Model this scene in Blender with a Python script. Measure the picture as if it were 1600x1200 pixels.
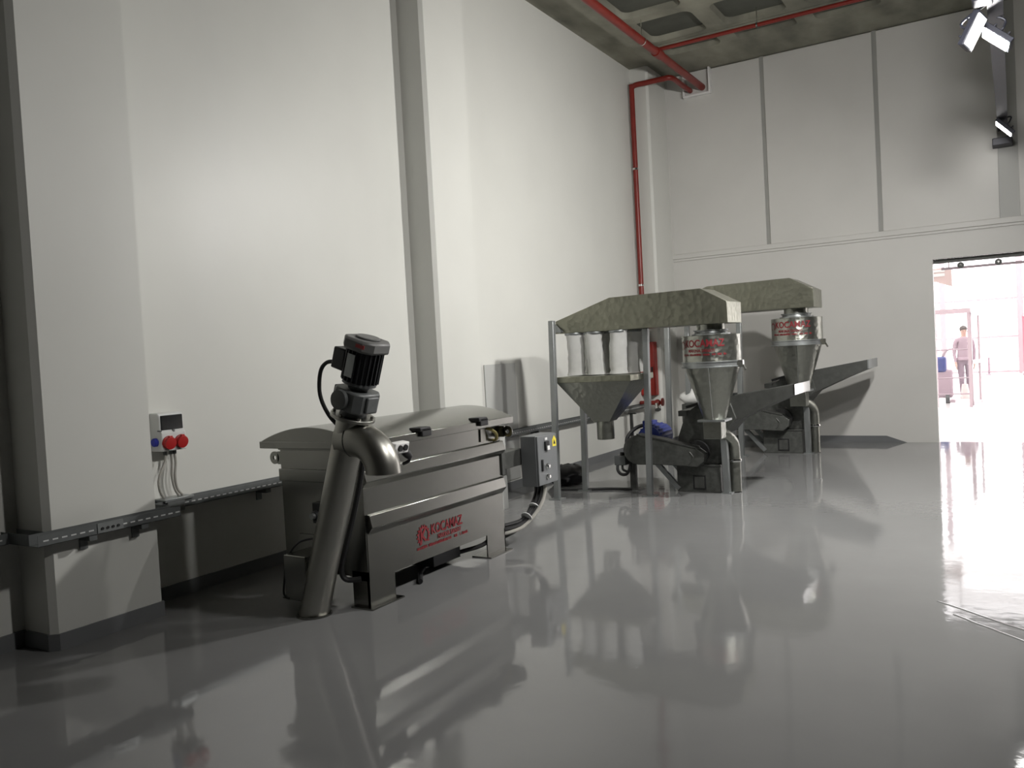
import bpy, bmesh, math, random
from mathutils import Vector, Matrix
random.seed(7)
S = bpy.context.scene
for o in list(bpy.data.objects): bpy.data.objects.remove(o)
COL = S.collection
PI = math.pi

# ------------------------------------------------------------------ camera
CX, CH, F = 5.2009, 1.6, 1305.0
RV = (0.85512732, 0.51558494, -0.05412432)
DV = (-0.02879986, -0.05699605, -0.99795893)
FV = (-0.51761746, 0.85494071, -0.0338901)
cam = bpy.data.cameras.new('camera'); cam.sensor_width = 36; cam.lens = 36*F/1600
cam.clip_start = .05; cam.clip_end = 200
co = bpy.data.objects.new('camera', cam); COL.objects.link(co); S.camera = co
co.matrix_world = Matrix(((RV[0], -DV[0], -FV[0], CX), (RV[1], -DV[1], -FV[1], 0),
                          (RV[2], -DV[2], -FV[2], CH), (0, 0, 0, 1)))
# ------------------------------------------------------------------ world, exposure
W = bpy.data.worlds.new('sky'); S.world = W; W.use_nodes = True
bg = W.node_tree.nodes['Background']
bg.inputs[0].default_value = (1.0, .965, .97, 1); bg.inputs[1].default_value = 5.0
S.view_settings.view_transform = 'Standard'; S.view_settings.look = 'None'
S.view_settings.exposure = 0.0; S.view_settings.gamma = 1
S.view_settings.use_curve_mapping = False
LAMP = 470.0          # radiance of the floodlight glass
LAMPCOL = (1.0, .98, .945)

# ------------------------------------------------------------------ materials
def mat(name, col, rough=.5, metal=0., spec=.5, noise=None, bump=None, emit=None, wear=None, coat=0, trans=0):
    m = bpy.data.materials.new(name); m.use_nodes = True
    nt = m.node_tree; b = nt.nodes['Principled BSDF']
    b.inputs['Base Color'].default_value = (*col, 1)
    b.inputs['Roughness'].default_value = rough; b.inputs['Metallic'].default_value = metal
    b.inputs['Specular IOR Level'].default_value = spec
    if coat: b.inputs['Coat Weight'].default_value = coat; b.inputs['Coat Roughness'].default_value = .05
    if trans: b.inputs['Transmission Weight'].default_value = trans
    tc = nt.nodes.new('ShaderNodeTexCoord')
    def tex(scale, detail, stretch=(1, 1, 1), kind='n'):
        mp = nt.nodes.new('ShaderNodeMapping'); mp.inputs['Scale'].default_value = stretch
        nt.links.new(tc.outputs['Object'], mp.inputs[0])
        if kind == 'v':
            n = nt.nodes.new('ShaderNodeTexVoronoi'); n.inputs['Scale'].default_value = scale
            nt.links.new(mp.outputs[0], n.inputs['Vector']); return n.outputs['Color'], n.outputs['Distance']
        n = nt.nodes.new('ShaderNodeTexNoise'); n.inputs['Scale'].default_value = scale
        n.inputs['Detail'].default_value = detail
        nt.links.new(mp.outputs[0], n.inputs['Vector']); return n.outputs['Fac'], n.outputs['Fac']
    if noise:      # (scale, amount, stretch, kind): colour mottling
        sc, am, st, kd = noise
        f, _ = tex(sc, 5, st, kd)
        r = nt.nodes.new('ShaderNodeMapRange'); r.inputs[1].default_value = .25; r.inputs[2].default_value = .75
        r.inputs[3].default_value = 1-am; r.inputs[4].default_value = 1+am
        nt.links.new(f, r.inputs[0])
        mx = nt.nodes.new('ShaderNodeMix'); mx.data_type = 'RGBA'; mx.blend_type = 'MULTIPLY'; mx.inputs[0].default_value = 1
        mx.inputs[6].default_value = (*col, 1); nt.links.new(r.outputs[0], mx.inputs[7])
        nt.links.new(mx.outputs[2], b.inputs['Base Color'])
        if wear:
            r2 = nt.nodes.new('ShaderNodeMapRange'); r2.inputs[1].default_value = .3; r2.inputs[2].default_value = .7
            r2.inputs[3].default_value = rough*.75; r2.inputs[4].default_value = min(1, rough*1.3)
            nt.links.new(f, r2.inputs[0]); nt.links.new(r2.outputs[0], b.inputs['Roughness'])
    if bump:       # (scale, distance, stretch, kind)
        sc, di, st, kd = bump
        _, h = tex(sc, 0 if kd == 's' else 3, st, kd)
        bn = nt.nodes.new('ShaderNodeBump'); bn.inputs['Distance'].default_value = di; bn.inputs['Strength'].default_value = 1
        nt.links.new(h, bn.inputs['Height']); nt.links.new(bn.outputs[0], b.inputs['Normal'])
    if emit:
        b.inputs['Emission Color'].default_value = (*emit[0], 1); b.inputs['Emission Strength'].default_value = emit[1]
    return m
U1 = (1, 1, 1)
M = dict(
 wall=mat('wall_paint', (.62, .62, .585), .42, noise=(1.2, .03, U1, 'n'), bump=(1.5, .004, U1, 'n')),
 panel=mat('panel_paint', (.60, .59, .565), .45, noise=(1.5, .03, U1, 'n')),
 joint=mat('joint_strip', (.34, .34, .32), .4),
 floor=mat('epoxy_floor', (.185, .186, .186), .06, spec=.42, noise=(.7, .10, U1, 'n'), bump=(9, .0007, U1, 'n'), wear=1),
 base=mat('epoxy_base', (.16, .165, .17), .2, noise=(2, .1, U1, 'n')),
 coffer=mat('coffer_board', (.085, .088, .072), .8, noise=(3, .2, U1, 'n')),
 dark=mat('dark_wall', (.07, .07, .07), .8),
 concrete=mat('concrete', (.235, .23, .185), .85, noise=(2.2, .5, (1, .5, 1), 'n'), bump=(9, .006, U1, 'n')),
 steel=mat('stainless', (.25, .25, .232), .24, 1., noise=(4, .04, (1, 1, 1), 'n')),
 steel2=mat('stainless_pipe', (.36, .355, .325), .36, 1., noise=(6, .04, U1, 'n')),
 galv=mat('galvanised', (.32, .325, .29), .28, .95, noise=(30, .06, U1, 'n'), bump=(19, .0035, U1, 'v')),
 galvd=mat('galvanised_duct', (.27, .27, .215), .32, .85, noise=(5, .14, U1, 'n'), bump=(17, .0035, U1, 'v')),
 galvp=mat('galvanised_post', (.32, .335, .335), .4, .75, noise=(12, .15, (1, 1, .3), 'n')),
 tray=mat('zinc_tray', (.17, .18, .18), .45, .6, noise=(10, .15, U1, 'n')),
 traydark=mat('tray_slot', (.02, .02, .02), .8),
 iron=mat('dark_painted_iron', (.075, .078, .072), .5, .2, noise=(20, .3, U1, 'n'), bump=(40, .001, U1, 'n')),
 iron2=mat('dark_iron', (.075, .077, .072), .5, .3, noise=(14, .2, U1, 'n')),
 grey=mat('grey_enamel', (.135, .142, .146), .42, noise=(8, .05, U1, 'n')),
 sheet=mat('grey_sheet', (.42, .425, .41), .45),
 greyd=mat('gear_grey', (.115, .122, .122), .45, .1, noise=(20, .1, U1, 'n')),
 cowl=mat('cowl_grey', (.155, .155, .152), .45),
 motor=mat('motor_black', (.03, .032, .034), .45, .1),
 black=mat('black_rubber', (.014, .014, .015), .5),
 blackg=mat('black_gloss', (.008, .008, .009), .3, spec=.2),
 cable=mat('grey_cable', (.33, .32, .29), .5),
 plastic=mat('light_plastic', (.62, .63, .62), .4),
 redp=mat('red_pipe', (.19, .016, .010), .38, noise=(8, .15, U1, 'n')),
 redc=mat('red_cabinet', (.33, .022, .014), .35),
 reds=mat('red_socket', (.42, .02, .02), .4),
 redt=mat('red_lettering', (.20, .010, .016), .5),
 blue=mat('blue_paint', (.02, .035, .19), .4, noise=(10, .2, U1, 'n')),
 blues=mat('blue_socket', (.02, .03, .35), .4),
 yellow=mat('yellow_label', (.75, .62, .05), .5),
 bag=mat('white_filter_cloth', (.68, .68, .66), .85, noise=(9, .06, U1, 'n'), bump=(7, .010, (1, 1, .5), 'n')),
 chrome=mat('chrome', (.75, .75, .73), .12, 1.),
 brass=mat('brass', (.42, .36, .16), .35, .9),
 lens=mat('flood_glass', (.9, .9, .9), .3, emit=(LAMPCOL, LAMP)),
 lens_big=mat('flood_glass_big', (.9, .9, .9), .3, emit=(LAMPCOL, LAMP*3.6)),
 lens_fill=mat('fill_flood_glass', (.9, .9, .9), .3, emit=(LAMPCOL, LAMP*2)),  # glass of the added fill flood only
 lens_dim=mat('flood_glass_dim', (.9, .9, .9), .3, emit=(LAMPCOL, LAMP*.06)),
 housing=mat('flood_housing', (.035, .037, .05), .4, .3),
 rail=mat('rail_grey', (.07, .07, .08), .5, .4),
 white=mat('white_paint', (.8, .79, .78), .5),
 nfloor=mat('pale_floor', (.62, .61, .60), .25),
 mauve=mat('hazed_mauve_metal', (.36, .28, .31), .45, .1),  # mauve veil of glare put into the colour
 alu=mat('hazed_aluminium', (.50, .40, .43), .4, .3),  # lightened and tinted to carry the pink glare haze
 glass=mat('glass', (1, 1, 1), .02, trans=1.),
 pinkred=mat('pink_red_banner', (.55, .16, .20), .6),
 beige=mat('beige_unit', (.66, .52, .50), .5),
 skin=mat('skin', (.50, .32, .26), .6), hair=mat('hair', (.06, .045, .04), .6),
 jacket=mat('hazed_jacket', (.34, .25, .29), .8), trousers=mat('hazed_trousers', (.22, .16, .20), .8),  # glare haze mixed into both cloth colours
 shoe=mat('shoe', (.04, .035, .04), .5),
)
M['glass'].node_tree.nodes['Principled BSDF'].inputs['IOR'].default_value = 1.45

# ------------------------------------------------------------------ mesh helpers
class MB:
    def __init__(s, xf=None): s.v = []; s.f = []; s.xf = xf
    def add(s, vs, fs):
        n = len(s.v); s.v += [tuple(v) for v in vs]; s.f += [tuple(i+n for i in f) for f in fs]; return s
    def box(s, x0, x1, y0, y1, z0, z1):
        return s.add([(x, y, z) for z in (z0, z1) for y in (y0, y1) for x in (x0, x1)],
                     [(0, 2, 3, 1), (4, 5, 7, 6), (0, 1, 5, 4), (2, 6, 7, 3), (0, 4, 6, 2), (1, 3, 7, 5)])
    def prism(s, poly, ax, a, b):      # poly of 2D points, extruded along axis ax from a to b
        def P(u, w, t): return {0: (t, u, w), 1: (u, t, w), 2: (u, w, t)}[ax]
        n = len(poly)
        return s.add([P(u, w, a) for u, w in poly]+[P(u, w, b) for u, w in poly],
                     [tuple(range(n)), tuple(range(2*n-1, n-1, -1))]+[(i, i+n, (i+1) % n+n, (i+1) % n) for i in range(n)])
    def loft(s, rings, caps=True, closed=True):
        n = len(rings[0]); vs = [p for r in rings for p in r]; fs = []
        for k in range(len(rings)-1):
            for i in range(n if closed else n-1):
                j = (i+1) % n; fs.append((k*n+i, k*n+j, (k+1)*n+j, (k+1)*n+i))
        if caps: fs += [tuple(range(n-1, -1, -1)), tuple(range((len(rings)-1)*n, len(rings)*n))]
        return s.add(vs, fs)
    def lathe(s, prof, base, axis=(0, 0, 1), n=28, caps=True):   # prof: (r, h)
        a = Vector(axis).normalized(); u = a.orthogonal().normalized(); w = a.cross(u); b = Vector(base)
        return s.loft([[b+a*h+(u*math.cos(t)+w*math.sin(t))*max(r, 1e-4) for t in (2*PI*i/n for i in range(n))] for r, h in prof], caps)
    def cyl(s, p, q, r, n=16, r2=None):
        p, q = Vector(p), Vector(q); return s.lathe([(r, 0), (r if r2 is None else r2, (q-p).length)], p, q-p, n)
    def tube(s, pts, r, n=8, smooth=6):
        P = [Vector(p) for p in pts]
        if smooth and len(P) > 2:
            Q = []
            for i in range(len(P)-1):
                p0, p1, p2, p3 = P[max(i-1, 0)], P[i], P[i+1], P[min(i+2, len(P)-1)]
                for k in range(smooth):
                    t = k/smooth
                    Q.append(.5*((2*p1)+(p2-p0)*t+(2*p0-5*p1+4*p2-p3)*t*t+(3*p1-p0-3*p2+p3)*t**3))
            P = Q+[P[-1]]
        d = (P[1]-P[0]).normalized(); u = d.orthogonal().normalized(); rings = []
        for i, p in enumerate(P):
            d = (P[min(i+1, len(P)-1)]-P[max(i-1, 0)]).normalized()
            u = (u-d*u.dot(d)).normalized(); w = d.cross(u)
            rr = r[min(i, len(r)-1)] if isinstance(r, (list, tuple)) else r
            rings.append([p+(u*math.cos(t)+w*math.sin(t))*rr for t in (2*PI*k/n for k in range(n))])
        return s.loft(rings)
    def bar(s, p, q, w, h, up=(0, 0, 1)):     # rectangular bar p->q
        p, q = Vector(p), Vector(q); d = (q-p).normalized(); up = Vector(up)
        if abs(d.dot(up)) > .99: up = Vector((0, 1, 0))
        a = d.cross(up).normalized(); b = a.cross(d)
        ring = lambda c: [c+a*(i*w/2)+b*(j*h/2) for i, j in ((-1, -1), (1, -1), (1, 1), (-1, 1))]
        return s.loft([ring(p), ring(q)])
    def sphere(s, c, r, n=12, sc=(1, 1, 1)):
        c = Vector(c); rings = []
        for i in range(n//2+1):
            ph = PI*i/(n//2); rings.append([c+Vector((r*sc[0]*max(math.sin(ph), .001)*math.cos(t), r*sc[1]*max(math.sin(ph), .001)*math.sin(t), -r*sc[2]*math.cos(ph))) for t in (2*PI*k/n for k in range(n))])
        return s.loft(rings)

def root_of(o):
    while o.parent: o = o.parent
    return o
def tag(o, label=None, cat=None, group=None, kind=None):
    if label: o['label'] = label
    if cat: o['category'] = cat
    if group: o['group'] = group
    if kind: o['kind'] = kind
    return o
def thing(name, loc, label, cat, group=None):
    o = bpy.data.objects.new(name, None); COL.objects.link(o); o.location = loc; o.empty_display_size = .1
    return tag(o, label, cat, group)
def obj(name, mb, m, parent=None, bev=0, sharp=35, label=None, kind=None):
    me = bpy.data.meshes.new(name)
    off = Vector(root_of(parent).location) if parent else Vector((0, 0, 0))
    vs = [Vector(v) for v in mb.v]
    if mb.xf: vs = [mb.xf(v) for v in vs]
    me.from_pydata([v-off for v in vs], [], mb.f)
    bm = bmesh.new(); bm.from_mesh(me); bmesh.ops.recalc_face_normals(bm, faces=bm.faces); bm.to_mesh(me); bm.free()
    me.materials.append(M[m] if isinstance(m, str) else m)
    me.shade_smooth(); me.set_sharp_from_angle(angle=math.radians(sharp))
    o = bpy.data.objects.new(name, me); COL.objects.link(o)
    if parent: o.parent = parent
    if bev:
        b = o.modifiers.new('bevel', 'BEVEL'); b.width = bev; b.segments = 2; b.limit_method = 'ANGLE'; b.angle_limit = math.radians(50)
    return tag(o, label, kind=kind)
def struct(name, mb, m, label=None, bev=0, sharp=35):
    return tag(obj(name, mb, m, None, bev, sharp), label, kind='structure')
def text_mb(txt, size, place, bold=.0, xf=None, depth=0, squeeze=1.0):
    """flat lettering; place(u, v, d) -> world point; u along the line, v up, d out of the surface"""
    cu = bpy.data.curves.new('t', 'FONT'); cu.body = txt; cu.size = size; cu.offset = bold; cu.resolution_u = 3
    o = bpy.data.objects.new('t', cu); COL.objects.link(o)
    bpy.context.view_layer.update()
    me = bpy.data.meshes.new_from_object(o.evaluated_get(bpy.context.evaluated_depsgraph_get()))
    bm = bmesh.new(); bm.from_mesh(me); bmesh.ops.triangulate(bm, faces=bm.faces)
    bm.verts.index_update()
    w = max(v.co.x for v in bm.verts)
    mb = MB(xf); mb.add([place(v.co.x*squeeze, v.co.y, 0.0) for v in bm.verts], [tuple(v.index for v in f.verts) for f in bm.faces])
    bm.free(); bpy.data.objects.remove(o); bpy.data.curves.remove(cu); bpy.data.meshes.remove(me)
    return mb, w*squeeze

# ------------------------------------------------------------------ room shell
ZC, YB = 6.09, 13.55
struct('floor', MB().box(-.3, 14, -7, YB+.12, -.2, 0), 'floor', 'glossy grey epoxy floor')
def ridge(p, q, n=9):
    r = MB(); P = [Vector(p).lerp(Vector(q), i/n)+Vector((random.uniform(-.006, .006), random.uniform(-.006, .006), -.0205)) for i in range(n+1)]
    return r.tube(P, .024, 14, 2)
fl = bpy.data.objects['floor']
obj('floor_seam', ridge((4.76, 5.50, 0), (5.40, 4.93, 0)), 'floor', fl); obj('floor_seam', ridge((4.85, 5.27, 0), (5.40, 4.72, 0)), 'floor', fl)

struct('wall_left', MB().box(-.3, 0, -7, YB, 0, ZC+.4), 'wall', 'white glossy painted wall')
def pillar(n, y0, y1):
    c = .035
    p = MB().prism([(0, y0), (.3-c, y0), (.3, y0+c), (.3, y1), (0, y1)], 2, 0, ZC)
    t = struct('trim_%d' % n, p, 'wall', 'white pillar standing out from the left wall'); e = .012
    obj('painted_base', MB().prism([(0, y0-e), (.3-c, y0-e), (.3+e, y0+c-.004), (.3+e, y1+e), (0, y1+e)], 2, 0, .1), 'base', t)
    return t
for i, (a, b) in enumerate(((-1.3, -.55), (2.73, 3.46), (6.75, 7.48), (12.75, YB))): pillar(i+1, a, b)
bb = MB()
for a, b in ((-7, -1.3), (-.55, 2.73), (3.46, 6.75), (7.48, 12.75)): bb.box(0, .012, a, b, 0, .1)
struct('baseboard_left', bb, 'base', 'grey epoxy skirting of the left wall')

# back wall: plain lower part, trim, recessed upper panels
DX0, DZ = 4.20, 2.66
DX1 = 7.4
bw = MB(); bw.box(-.3, DX0, YB, YB+.12, 0, 3.02); bw.box(DX0, DX1, YB, YB+.12, DZ, 3.02); bw.box(DX1, 14, YB, YB+.12, 0, 3.02)
bw.box(-.3, 14, YB+.04, YB+.12, 3.02, ZC+.4)
wb = struct('wall_back', bw, 'panel', 'white wall at the far end with doorway')
px = [(.28, 1.865), (1.925, 3.505), (3.565, 5.06), (5.30, 6.9), (6.96, 8.56), (8.62, 10.2), (10.26, 11.9)]
for i, (a, b) in enumerate(px):
    obj('wall_panel', MB().box(a, b, YB-.012, YB+.045, 3.14, ZC-.02), 'panel', wb, bev=.006)
for a, b in ((1.865, 1.925), (3.505, 3.565), (5.06, 5.30), (6.9, 6.96), (8.56, 8.62), (10.2, 10.26)):
    obj('joint_strip', MB().box(a, b, YB+.012, YB+.045, 3.14, ZC), 'joint', wb)
tr = MB().box(.26, 14, YB-.03, YB+.03, 3.06, 3.14); tr.box(.26, 14, YB-.018, YB+.03, 3.02, 3.06)
struct('trim_5', tr, 'panel', 'white ledge below the upper wall panels', bev=.006)
struct('baseboard_back', MB().prism([(.3, 0), (3.78, 0), (3.5, .1), (.3, .1)], 1, YB-.012, YB), 'base', 'grey painted skirting of the back wall')
struct('trim_6', MB().box(.27, .33, YB-.02, YB, 3.1, ZC), 'panel')
# sleeve box where the red pipes pass through
sl = MB()
for b in ((.63, .66, 5.70, 6.09), (1.06, 1.09, 5.70, 6.09), (.63, 1.09, 5.67, 5.70)): sl.box(b[0], b[1], YB-.10, YB-.01, b[2], b[3])
sb = thing('pipe_sleeve', (.9, YB-.01, 5.62), 'white box around the red pipes high on back wall', 'pipe sleeve')
obj('frame', sl, 'white', sb, bev=.005); obj('backing', MB().box(.66, 1.06, YB-.03, YB-.012, 5.70, 6.08), 'panel', sb)

struct('wall_right', MB().box(14, 14.2, -7, YB, 0, ZC+.4), 'dark', 'wall outside the view')
struct('wall_front', MB().box(-.3, 14.2, -7.2, -7, 0, ZC+.4), 'dark', 'wall behind the view')

# waffle ceiling: cells with rounded recesses
CAPS = []
def coffer_ceiling():
    mb = MB(); xs = [.73+1.10*i for i in range(12)]; wx = .85
    ys = [(12.14, 12.58)]+[(11.06-1.07*k, 11.92-1.07*k) for k in range(10)]
    def rr(x0, x1, y0, y1, r, z):
        pts = []
        for cx, cy, a0 in ((x1-r, y1-r, 0), (x0+r, y1-r, PI/2), (x0+r, y0+r, PI), (x1-r, y0+r, 1.5*PI)):
            for k in range(5):
                a = a0+PI/2*k/4; pts.append((cx+r*math.cos(a), cy+r*math.sin(a), z))
        return pts
    xe = [(.0+.62)]+[x+wx+.125 for x in xs]
    for j, (y0, y1) in enumerate(ys):
        top = y1+.11; bot = y0-.10
        for i, x0 in enumerate(xs):
            x1 = x0+wx; L = x0-.125; Rr = x1+.125
            inner = rr(x0, x1, y0, y1, .13, ZC); up = rr(x0+.02, x1-.02, y0+.02, y1-.02, .11, ZC+.10)
            corners = [(Rr, top, ZC), (L, top, ZC), (L, bot, ZC), (Rr, bot, ZC)]
            n0 = len(mb.v); vs = corners+inner+up; fs = []
            for q in range(4):
                c = q; a = 4+q*5
                for k in range(4): fs.append((c, a+k, a+k+1))
                fs.append((c, a+4, 4+((q+1) % 4)*5, (q+1) % 4))
            for k in range(20):
                fs.append((4+k, 24+k, 24+(k+1) % 20, 4+(k+1) % 20))
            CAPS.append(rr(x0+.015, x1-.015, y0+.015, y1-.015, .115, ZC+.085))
            mb.add(vs, fs)
    xl = xs[0]-.125; xr = xs[-1]+wx+.125; yt = ys[0][1]+.11; yb = ys[-1][0]-.10
    for x0, x1, y0, y1 in ((-.3, xl, -7, YB+.1), (xl, xr, yt, YB+.1), (xl, xr, -7, yb), (xr, 14.2, -7, YB+.1)):
        mb.box(x0, x1, y0, y1, ZC, ZC+.45)
    return mb
struct('ceiling', coffer_ceiling(), 'concrete', 'bare concrete waffle ceiling with dark coffers', sharp=25)
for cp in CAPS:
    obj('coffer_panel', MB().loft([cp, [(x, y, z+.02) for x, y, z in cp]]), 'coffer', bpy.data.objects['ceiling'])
struct('ceiling_2', MB().box(-.3, 14.2, -7.2, YB+.12, ZC+.46, ZC+.6), 'concrete')

# ------------------------------------------------------------------ floodlights on their rail
rl = thing('light_rail', (5.13, 6, 4.36), 'grey hanging rail that carries the floodlights, receding to the back wall', 'light rail')
r = MB().box(5.07, 5.09, -3, 13.5, 4.32, 4.40); r.box(5.17, 5.19, -3, 13.5, 4.32, 4.40); r.box(5.07, 5.19, -3, 13.5, 4.318, 4.326)
obj('rail_channel', r, 'rail', rl)
for y in (1, 4.6, 7.6, 9.9, 12.2):
    obj('hanger_rod', MB().cyl((5.13, y, 4.36), (5.13, y, ZC), .008, 8), 'rail', rl)
obj('end_bracket', MB().box(5.0, 5.24, 13.3, 13.545, 4.1, 4.2), 'rail', rl, bev=.01)
obj('junction_box', MB().box(4.97, 5.12, 7.9, 8.1, 4.27, 4.52), 'housing', rl, bev=.015)
def flood(cx, cy, cz, nrm, label, w=.19, h=.24, lens='lens'):
    n = Vector(nrm).normalized(); u = Vector((0, 1, 0)); u = (u-n*u.dot(n)).normalized(); v = n.cross(u)
    c = Vector((cx, cy, cz)); t = thing('floodlight', c, label, 'floodlight', 'floodlights on the rail')
    def plate(a, b, d0, d1):
        return MB().loft([[c+u*(i*a)+v*(j*b)+n*d for i, j in ((-1, -1), (1, -1), (1, 1), (-1, 1))] for d in (d0, d1)])
    obj('housing', plate(w/2+.02, h/2+.02, -.05, -.002), 'housing', t, bev=.006)
    obj('lens', plate(w/2, h/2, -.001, .004), lens, t, label='glaring white glass')
    for k in (-1, 0, 1):
        obj('cooling_fin', MB().loft([[c+u*(i*w*.42)+v*(k*h*.28+j*.006)+n*d for i, j in ((-1, -1), (1, -1), (1, 1), (-1, 1))] for d in (-.085, -.049)]), 'housing', t)
    obj('bracket', MB().tube([c-n*.05, c-n*.12+Vector((0, 0, .06)), (5.13, cy, max(4.33, cz+.1))], .011, 6), 'housing', t)
    return t
flood(5.12, 8.6, 4.13, (-.68, -.12, -.72), 'nearer pair of lit floodlights under the rail, right one tilting down to the left', lens='lens_big')
flood(4.985, 8.15, 4.10, (.84, -.34, -.42), 'nearer pair of lit floodlights under the rail, left steep one', .15, .25, 'lens_dim')
flood(5.14, 12.75, 4.19, (-.74, -.02, -.67), 'small lit floodlight at the far end of the rail', .20, .24, 'lens_dim')
flood(5.12, 6.3, 4.05, (-.25, .72, -.64), 'added unseen floodlight brightening the back wall, nearer than the view', lens='lens_fill')  # unseen extra lamp, added to lift the back wall's brightness
flood(5.10, 4.1, 3.95, (-.60, .25, -.74), 'floodlight on the rail nearer than the view')

# ------------------------------------------------------------------ red sprinkler pipes and hydrant
sp = thing('sprinkler_pipe', (.92, 6, 5.8), 'thick red sprinkler pipe running along under the ceiling with a thin branch', 'pipe')
obj('main_pipe', MB().cyl((.94, 1, 5.8), (.94, YB-.03, 5.8), .055, 14), 'redp', sp)
obj('branch_pipe', MB().cyl((.94, 11.55, 5.85), (12, 11.55, 5.85), .028, 10), 'redp', sp)
obj('branch_joint', MB().cyl((.94, 11.45, 5.8), (.94, 11.65, 5.8), .068, 14), 'redp', sp)
for y in (5.4, 8.4, 10.95): obj('pipe_clip', MB().cyl((.94, y-.012, 5.8), (.94, y+.012, 5.8), .062, 14).cyl((.94, y, 5.85), (.94, y, ZC-.001), .007, 6), 'chrome', sp)
for x in (2.35, 4.5): obj('pipe_clip', MB().cyl((x-.012, 11.55, 5.85), (x+.012, 11.55, 5.85), .036, 10).cyl((x, 11.55, 5.87), (x, 11.55, ZC-.001), .006, 6), 'chrome', sp)
dp = thing('fire_riser', (.08, 12.63, .7), 'red fire riser bending down the corner by the far pillar', 'pipe')
obj('riser_pipe', MB().tube([(.74, YB-.03, 5.78), (.74, 13.1, 5.78), (.74, 12.72, 5.78), (.70, 12.63, 5.78), (.62, 12.62, 5.78), (.3, 12.62, 5.78), (.14, 12.62, 5.78), (.085, 12.62, 5.74), (.08, 12.62, 5.66), (.08, 12.62, 4), (.08, 12.62, 2), (.08, 12.62, 1.72)], .042, 12, 4), 'redp', dp)
for z in (4.45, 2.6): obj('pipe_clip', MB().cyl((.08, 12.62, z), (.08, 12.62, z+.03), .05, 12), 'chrome', dp)
obj('white_sleeve', MB().lathe([(.05, 0), (.055, .05), (.05, .14), (.058, .2), (.045, .24)], (.08, 12.62, 1.66), n=12), 'white', dp)
hc = thing('hose_cabinet', (.07, 12.65, .85), 'red fire hose cabinet hung beside the pillar behind the filter hopper', 'fire cabinet')
obj('body', MB().box(-.0, .25, 12.60, 12.74, .84, 1.70), 'redc', hc, bev=.01)
obj('door', MB().box(.01, .24, 12.585, 12.60, .86, 1.66), 'redc', hc, bev=.004)
obj('round_mark', MB().lathe([(.035, 0), (.035, .002)], (.07, 12.585, 1.42), (0, -1, 0), 16), 'white', hc, label='small white round mark')
obj('handle', MB().box(.2, .225, 12.565, 12.586, 1.2, 1.3), 'black', hc)
hv = thing('hydrant_valve', (.27, 12.5, .7), 'brown red hydrant pipe with handwheel and chrome outlet near the corner', 'valve')
obj('pipe', MB().tube([(.02, 12.5, .73), (.12, 12.5, .73), (.29, 12.5, .73)], .035, 10), 'redp', hv)
obj('valve_body', MB().sphere((.31, 12.5, .73), .055), 'redp', hv)
obj('handwheel', MB().lathe([(.02, 0), (.065, .006), (.065, .022), (.02, .028)], (.38, 12.5, .74), (1, 0, 0), 14), 'redp', hv)
obj('outlet', MB().lathe([(.035, 0), (.035, .06), (.05, .065), (.05, .11), (.03, .112)], (.31, 12.47, .71), (.3, -.5, -.7), 14), 'chrome', hv, label='chrome outlet')

# ------------------------------------------------------------------ cable tray along the left wall
ct = thing('cable_tray', (.36, 7, .66), 'perforated zinc cable tray running low along the whole left wall', 'cable tray')
TZ0, TZ1 = .655, .72
def tray_y(x0, y0, y1):          # section along the wall, open side up, slots in the outer flange
    x1 = x0+.095; t = MB(); t.box(x0, x1, y0, y1, TZ0, TZ0+.003); t.box(x0, x0+.003, y0, y1, TZ0, TZ1); t.box(x1-.003, x1, y0, y1, TZ0, TZ1)
    sg = obj('tray_section', t, 'tray', ct); sl = MB()
    for k in range(int((y1-y0)/.055)):
        y = y0+.03+k*.055; sl.box(x1-.001, x1+.0012, y, y+.032, TZ0+.026, TZ0+.034)
    obj('slot_row', sl, 'plastic', sg, kind='stuff')
def tray_x(x0, x1, y0, y1):      # short section across a pillar's side face
    t = MB(); t.box(x0, x1, y0, y1, TZ0, TZ0+.003); t.box(x0, x1, y0, y0+.003, TZ0, TZ1); t.box(x0, x1, y1-.003, y1, TZ0, TZ1)
    obj('tray_section', t, 'tray', ct)
for a_, b_ in ((2.73, 3.46), (6.75, 7.48)):
    tray_y(.315, a_-.11, b_+.11); tray_x(.02, .314, a_-.11, a_-.015); tray_x(.02, .314, b_+.015, b_+.11)
for a_, b_ in ((-.4, 2.61), (3.58, 6.63), (7.6, 12.55)): tray_y(.02, a_, b_)
for y in (2.95, 3.3): obj('tray_bracket', MB().box(.3, .412, y-.025, y+.025, TZ0-.03, TZ0-.001).box(.3, .31, y-.025, y+.025, TZ0-.09, TZ0), 'tray', ct)
for y in (1.2, 4.6, 5.9, 9.0, 11.2): obj('tray_bracket', MB().box(0, .117, y-.025, y+.025, TZ0-.03, TZ0-.001).box(0, .01, y-.025, y+.025, TZ0-.09, TZ0), 'tray', ct)
pt = obj('joint_plate', MB().box(.41, .414, 2.98, 3.15, TZ0+.004, TZ1-.002), 'galvp', ct, label='joint plate with four bolt holes')
for k in range(4): obj('bolt', MB().lathe([(.009, 0), (.009, .006)], (.414, 3.01+.035*k, TZ0+.03), (1, 0, 0), 8), 'black', pt)
obj('entry_fitting', MB().box(.01, .13, 3.66, 3.90, TZ1-.012, TZ1+.012).box(.116, .128, 3.68, 3.82, TZ0-.02, TZ1), 'galvp', ct, bev=.004)

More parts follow.
